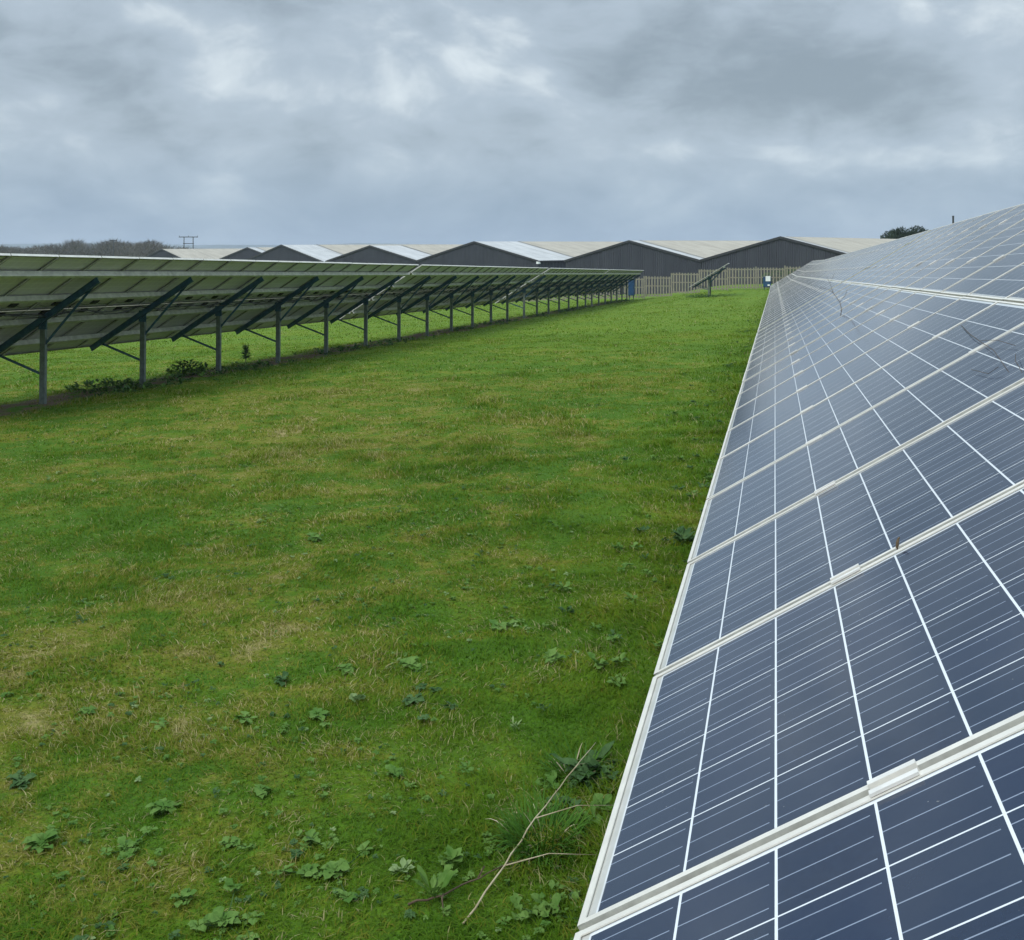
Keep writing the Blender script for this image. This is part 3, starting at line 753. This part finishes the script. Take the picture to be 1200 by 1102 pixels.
cabinet(740, 86.0, .50, 1.35, .35, 'blue cabinet on legs at the far end of the left-hand row', False)
cabinet(899, 84.0, .62, .80, .22, 'blue and white electrical box against the fence beside the right-hand tables', True)

def metal_pole():
    x, y = at(1117, 40); g = float(gz_base(x, y)); T = empty('metal_pole', (x, y, g)); tag(T, 'single dark pole rising behind the right-hand panels', 'pole')
    h = zat(254, 40) - g; m = MB(); m.tube([(0, 0, -.2), (0, 0, h)], .038, 10); m.build('shaft', M['pole'], T); m = MB(); m.tube([(0, 0, h), (0, 0, h + .03)], .044, 10); m.build('cap', M['pole'], T)
metal_pole()

def power_pole(px, Z, top, twin, label):
    x, y = at(px, Z); g = float(gz_base(x, y)); T = empty('power_pole', (x, y, g), (0, 0, AL)); tag(T, label, 'power pole')
    h = zat(top, Z) - g
    for dx in ((-1.0, 1.0) if twin else (0,)):
        m = MB(); m.tube([(dx, 0, -.5), (dx, 0, h - .05)], [.13, .09], 8); m.build('pole', M['pole'], T)
    m = MB(); L = 2.1 if twin else .8
    m.box((-L, -.16, h - .18), (L, -.12, h)); m.build('crossarm', M['pole'], T)
    if twin: m = MB(); m.box((-1.2, -.15, h - 1.6), (1.2, -.12, h - 1.45)); m.build('crossarm', M['pole'], T)
    for dx in (-L + .1, 0, L - .1):
        m = MB(); m.tube([(dx, -.14, h), (dx, -.14, h + .28)], [.06, .03], 6); m.build('insulator', M['pole'], T)
power_pole(221, 225, 277.5, True, 'twin-legged power pole with crossarm standing above the bare wood')
power_pole(133, 225, 281.5, False, 'slim single power pole among the bare trees')

def make_wood():
    random.seed(5); V = []; Fc = []
    def sliver(p, d, L, w):
        s = d.cross(Vector((random.gauss(0, 1), random.gauss(0, 1), .2))).normalized() * w
        b = len(V); V.extend([tuple(p - s), tuple(p + s), tuple(p + d * L)]); Fc.append((b, b + 1, b + 2))
    for k in range(260):
        px = random.uniform(-60, 232); Z = random.uniform(245, 330)
        top = 287 + 2 * math.sin(px * .07)
        if px > 78: top = 281.5 + 1.8 * math.sin(px * .13)
        if px > 185: top = 285 + (px - 185) * .12
        x, y = at(px, Z); g = float(gz_base(x, y)); H = zat(top + random.uniform(-1.5, 5), Z) - g; c = Vector((x, y, g)); rad = random.uniform(2.2, 3.8)
        b = len(V)
        for (zz, rr) in ((0, .28), (H * .7, .1)):
            for a in range(3): V.append((x + rr * math.cos(a * 2.1), y + rr * math.sin(a * 2.1), g + zz))
        Fc.extend([(b, b+1, b+4, b+3), (b+1, b+2, b+5, b+4), (b+2, b, b+3, b+5)])
        for j in range(330):
            t = random.random() ** .8; a = random.uniform(0, 6.28); zz = H * (.22 + .74 * t); rr = rad * math.sqrt(max(.02, 1 - ((t - .35) / .68) ** 2)) * random.random() ** .5
            p = c + Vector((math.cos(a) * rr, math.sin(a) * rr, zz * .96)); d = Vector((math.cos(a) * .7, math.sin(a) * .7, random.uniform(.3, 1.4))).normalized()
            sliver(p, d, random.uniform(.5, 1.5), random.uniform(.02, .07))
    m = MB(); m.v = V; m.f = Fc; m.m = [0] * len(Fc)
    tag(m.build('woodland', M['twig']), 'far-off bare winter wood behind the left-hand row', 'woodland', kind='stuff')
make_wood()

def evergreen(px, Z, top, rad, label, nm='evergreen_tree', n=26000, flat=1.0):
    x, y = at(px, Z); g = float(gz_base(x, y)); H = zat(top, Z) - g
    T = empty(nm, (x, y, g)); tag(T, label, 'tree')
    m = MB(); m.tube([(0, 0, -.2), (.1, 0, H * .35), (0, .1, H * .7)], [.3, .2, .08], 8)
    for k in range(7): a = k * .9; m.tube([(0, 0, H * (.25 + .06 * k)), (math.cos(a) * rad * .6, math.sin(a) * rad * .6, H * (.4 + .06 * k))], [.09, .03], 5)
    m.build('trunk', M['bark'], T)
    m = MB(); lobes = []
    for k in range(16):
        a = random.uniform(0, 6.28); r = rad * random.uniform(.15, .75); lobes.append((Vector((math.cos(a) * r, math.sin(a) * r, H * random.uniform(.35, .80) - r * .12)), rad * random.uniform(.3, .48)))
    lobes.append((Vector((-.8, 0, H - rad * .42)), rad * .42))
    vs = []; fs = []
    for i in range(n):
        c, r = random.choice(lobes); d = Vector((random.gauss(0, 1), random.gauss(0, 1), random.gauss(0, 1))).normalized(); p = c + d * r * random.random() ** .35
        s = Vector((random.gauss(0, 1), random.gauss(0, 1), random.gauss(0, 1))).normalized() * random.uniform(.07, .18); q = (d + Vector((0, 0, .5))).normalized() * random.uniform(.15, .38)
        b = len(vs); vs += [tuple(p - s), tuple(p + s), tuple(p + q)]; fs.append((b, b + 1, b + 2))
    m.add(vs, fs); m.build('crown', M['ever'], T)
evergreen(1062, 150, 267, 4.2, 'dark evergreen tree showing above the right-hand panels')

# small plants under the left row, brambles behind the fence
def sapling():
    x, y, z, Z = on_ground(288, 424); m = MB()
    T = empty('sapling', (x, y, z)); tag(T, 'small dark upright sapling under the nearest left-hand table', 'sapling')
    m.tube([(0, 0, -.02), (0, .01, .2), (.01, 0, .42)], [.012, .008, .004], 6); m.build('trunk', M['bark'], T)
    m = MB()
    for i in range(170):
        t = random.random(); a = random.uniform(0, 6.28); r = .10 * (1 - t * .7) * random.random(); leaf(m, (r * math.cos(a), r * math.sin(a), .06 + t * .36), a, .08, .035, .9, .5)
    m.build('crown', M['dock'], T)
sapling()
def bushy(name, px, py, rad, h, n, label, mats=0):
    def f(m):
        for i in range(n):
            a = random.uniform(0, 6.28); r = rad * math.sqrt(random.random()); zz = h * random.random() * (1 - (r / rad) ** 2 * .7)
            leaf(m, (r * math.cos(a), r * math.sin(a), zz), a + random.uniform(-1, 1), .11, .045, random.uniform(.3, 1.3), .5, random.choice((0, 1)))
    plant(name, px, py, f, W, label, 'weed')
random.seed(9)
bushy('nettle_clump', 218, 441, .38, .34, 260, 'leafy nettle clump between the second and third left-hand posts')
bushy('nettle_clump', 128, 457, .75, .18, 380, 'low spreading nettles beside the second left-hand post')
def bramble(px0, px1, Z, top, label, seed):
    random.seed(seed); x, y = at((px0 + px1) / 2, Z); g = float(gz_base(x, y)); w = (px1 - px0) / 2 / F * Z; m = MB()
    for i in range(900):
        u = random.uniform(-1, 1); H = (zat(top, Z) - g) * (1 - .45 * u * u); zz = H * random.random() ** .6; a = random.uniform(0, 6.28)
        leaf(m, (u * w, random.uniform(-.4, .4), zz), a, .22, .1, .6, .5, random.choice((0, 1)), seg=2)
    tag(m.build('bramble', W, loc=(x, y, g)), label, 'bramble')
bramble(893, 948, 90, 315, 'bramble growing up behind the right end of the picket fence', 2)
random.seed(10)
bushy('dead_weeds', 822, 349, 1.1, .3, 500, 'low scrubby weeds round the foot of the edge-on table')

def make_haze():
    m = MB(); m.box((-2900, -2900, -30), (2900, 2900, 60)); mt = bpy.data.materials.new('thin_haze'); mt.use_nodes = True; t = mt.node_tree; t.nodes.remove(t.nodes['Principled BSDF'])
    v = t.nodes.new('ShaderNodeVolumePrincipled'); v.inputs['Color'].default_value = (.72, .82, .95, 1); v.inputs['Density'].default_value = .00028; t.links.new(v.outputs[0], t.nodes['Material Output'].inputs['Volume'])
    tag(m.build('haze', mt), 'thin bluish haze over the far hills', 'haze', kind='stuff')
if HAZE: make_haze()
# ------------------------------------------------------------------ camera, light, world
cam = bpy.data.cameras.new('camera'); co = bpy.data.objects.new('camera', cam); COL.objects.link(co); scene.camera = co
co.location = (0, 0, CZ); co.rotation_euler = (R(90), 0, AL)
cam.sensor_width = 36; cam.sensor_fit = 'HORIZONTAL'; cam.lens = 36 * F / 1200; cam.shift_y = -(551 - HY) / 1200; cam.clip_start = .05; cam.clip_end = 20000

SUN_EL, SUN_AZ = R(48), R(205)
sun = bpy.data.lights.new('sun', 'SUN'); so = bpy.data.objects.new('sun', sun); COL.objects.link(so)
sun.energy = 1.5; sun.angle = R(25); sun.color = (1, .96, .90)
sd = Vector((math.sin(SUN_AZ) * math.cos(SUN_EL), math.cos(SUN_AZ) * math.cos(SUN_EL), math.sin(SUN_EL)))
so.rotation_euler = sd.to_track_quat('Z', 'Y').to_euler()

def make_world():
    w = bpy.data.worlds.new('World'); scene.world = w; w.use_nodes = True
    t = NT.__new__(NT); t.t = w.node_tree; t.n = t.t.nodes; t.l = t.t.links; t.n.clear()
    sky = t.node('ShaderNodeTexSky', sky_type='NISHITA'); sky.sun_disc = False; sky.sun_elevation = SUN_EL; sky.sun_rotation = SUN_AZ; sky.air_density = 1; sky.dust_density = 2
    d = t.coord('Generated')
    rot = t.node('ShaderNodeVectorRotate', rotation_type='Z_AXIS'); t.l.new(d, rot.inputs['Vector']); rot.inputs['Angle'].default_value = -AL
    d = rot.outputs[0]                      # now +Y is the field's long view
    sp = t.node('ShaderNodeSeparateXYZ'); t.l.new(d, sp.inputs[0]); dx, dy, dz = sp.outputs
    zc = t.math('MAXIMUM', dz, 0.0)
    k = t.math('ADD', zc, .30)
    cv = t.node('ShaderNodeCombineXYZ'); t.l.new(t.math('DIVIDE', dx, k), cv.inputs[0]); t.l.new(t.math('DIVIDE', dy, k), cv.inputs[1]); cv.inputs[2].default_value = 3.7
    pv = t.scale(d, (1, 1, 1.9))
    w1 = t.noise(pv, 3.5, 3, .5, out='Color')
    wv = t.node('ShaderNodeVectorMath', operation='MULTIPLY_ADD'); t.l.new(w1, wv.inputs[0]); wv.inputs[1].default_value = (.16, .16, .16); t.l.new(pv, wv.inputs[2])
    n1 = t.noise(wv.outputs[0], 3.2, 4, .5); n2 = t.noise(wv.outputs[0], 7.5, 8, .55); n3 = t.noise(wv.outputs[0], 19, 6, .6)
    n = t.math('ADD', t.math('ADD', t.math('MULTIPLY', n1, .45), t.math('MULTIPLY', n2, .47)), t.math('MULTIPLY_ADD', n3, .22, -.06))
    # big masses: where the deck is thick (dark) and thin (bright)
    az = t.math('DIVIDE', dx, t.math('MAXIMUM', dy, .05)); el = t.math('DIVIDE', dz, t.math('MAXIMUM', dy, .05))
    def blob(ax, ez, rx, rz, amp):
        u = t.math('DIVIDE', t.math('SUBTRACT', az, ax), rx); v = t.math('DIVIDE', t.math('SUBTRACT', el, ez), rz)
        g = t.math('ADD', t.math('MULTIPLY', u, u), t.math('MULTIPLY', v, v))
        return t.math('MULTIPLY', t.math('EXPONENT', t.math('MULTIPLY', g, -1.0)), amp * 1.05)
    bl = None
    for px, py, rx, ry, amp in BLOBS:
        b = blob((px - HX) / F, (HY - py) / F, rx / F, ry / F, amp); bl = b if bl is None else t.math('ADD', bl, b)
    n = t.math('ADD', n, bl)
    dark, light, thin = (.205, .255, .295), (.335, .400, .460), (.56, .62, .65)
    c = t.mix(t.step(n, .33, .56), dark, light); c = t.mix(t.step(n, .53, .70), c, thin)
    hz = t.math('ADD', t.math('MULTIPLY', t.noise(t.scale(cv.outputs[0], (.6, 1.0, 1)), 1.0, 3), .25), .62)
    hc = t.mix(t.step(n, .42, .65), (.205, .285, .38), (.29, .375, .46))
    c = t.mix(t.math('MULTIPLY', t.step(dz, .02, .13, 1, 0), .9), c, hc)
    # an overcast deck is brighter overhead than at the horizon
    up = t.step(dz, .22, .95, 1.0, UPGAIN)
    mul = t.node('ShaderNodeVectorMath', operation='SCALE'); t.l.new(c, mul.inputs[0]); t.l.new(up, mul.inputs['Scale'])
    s2 = t.node('ShaderNodeVectorMath', operation='SCALE'); t.l.new(sky.outputs[0], s2.inputs[0]); s2.inputs['Scale'].default_value = .08
    fin = t.mix(.92, s2.outputs[0], mul.outputs[0])
    bg = t.node('ShaderNodeBackground'); t.l.new(fin, bg.inputs[0]); bg.inputs[1].default_value = 1.0
    out = t.node('ShaderNodeOutputWorld'); t.l.new(bg.outputs[0], out.inputs[0])
UPGAIN = 3.5
BLOBS = [(250, 70, 60, 40, .10), (190, 15, 60, 25, .09), (350, 115, 110, 28, .10), (60, 120, 30, 14, .07), (590, 40, 60, 40, .06), (860, 70, 230, 85, -.12), (780, 175, 60, 16, .08), (1000, 185, 180, 18, .08), (1160, 100, 45, 35, .08), (100, 90, 110, 60, -.07), (520, 190, 160, 30, .04), (640, 110, 40, 40, .05)]
make_world()
scene.view_settings.view_transform = 'Standard'; scene.view_settings.look = 'None'; scene.view_settings.exposure = .50; scene.view_settings.gamma = 1
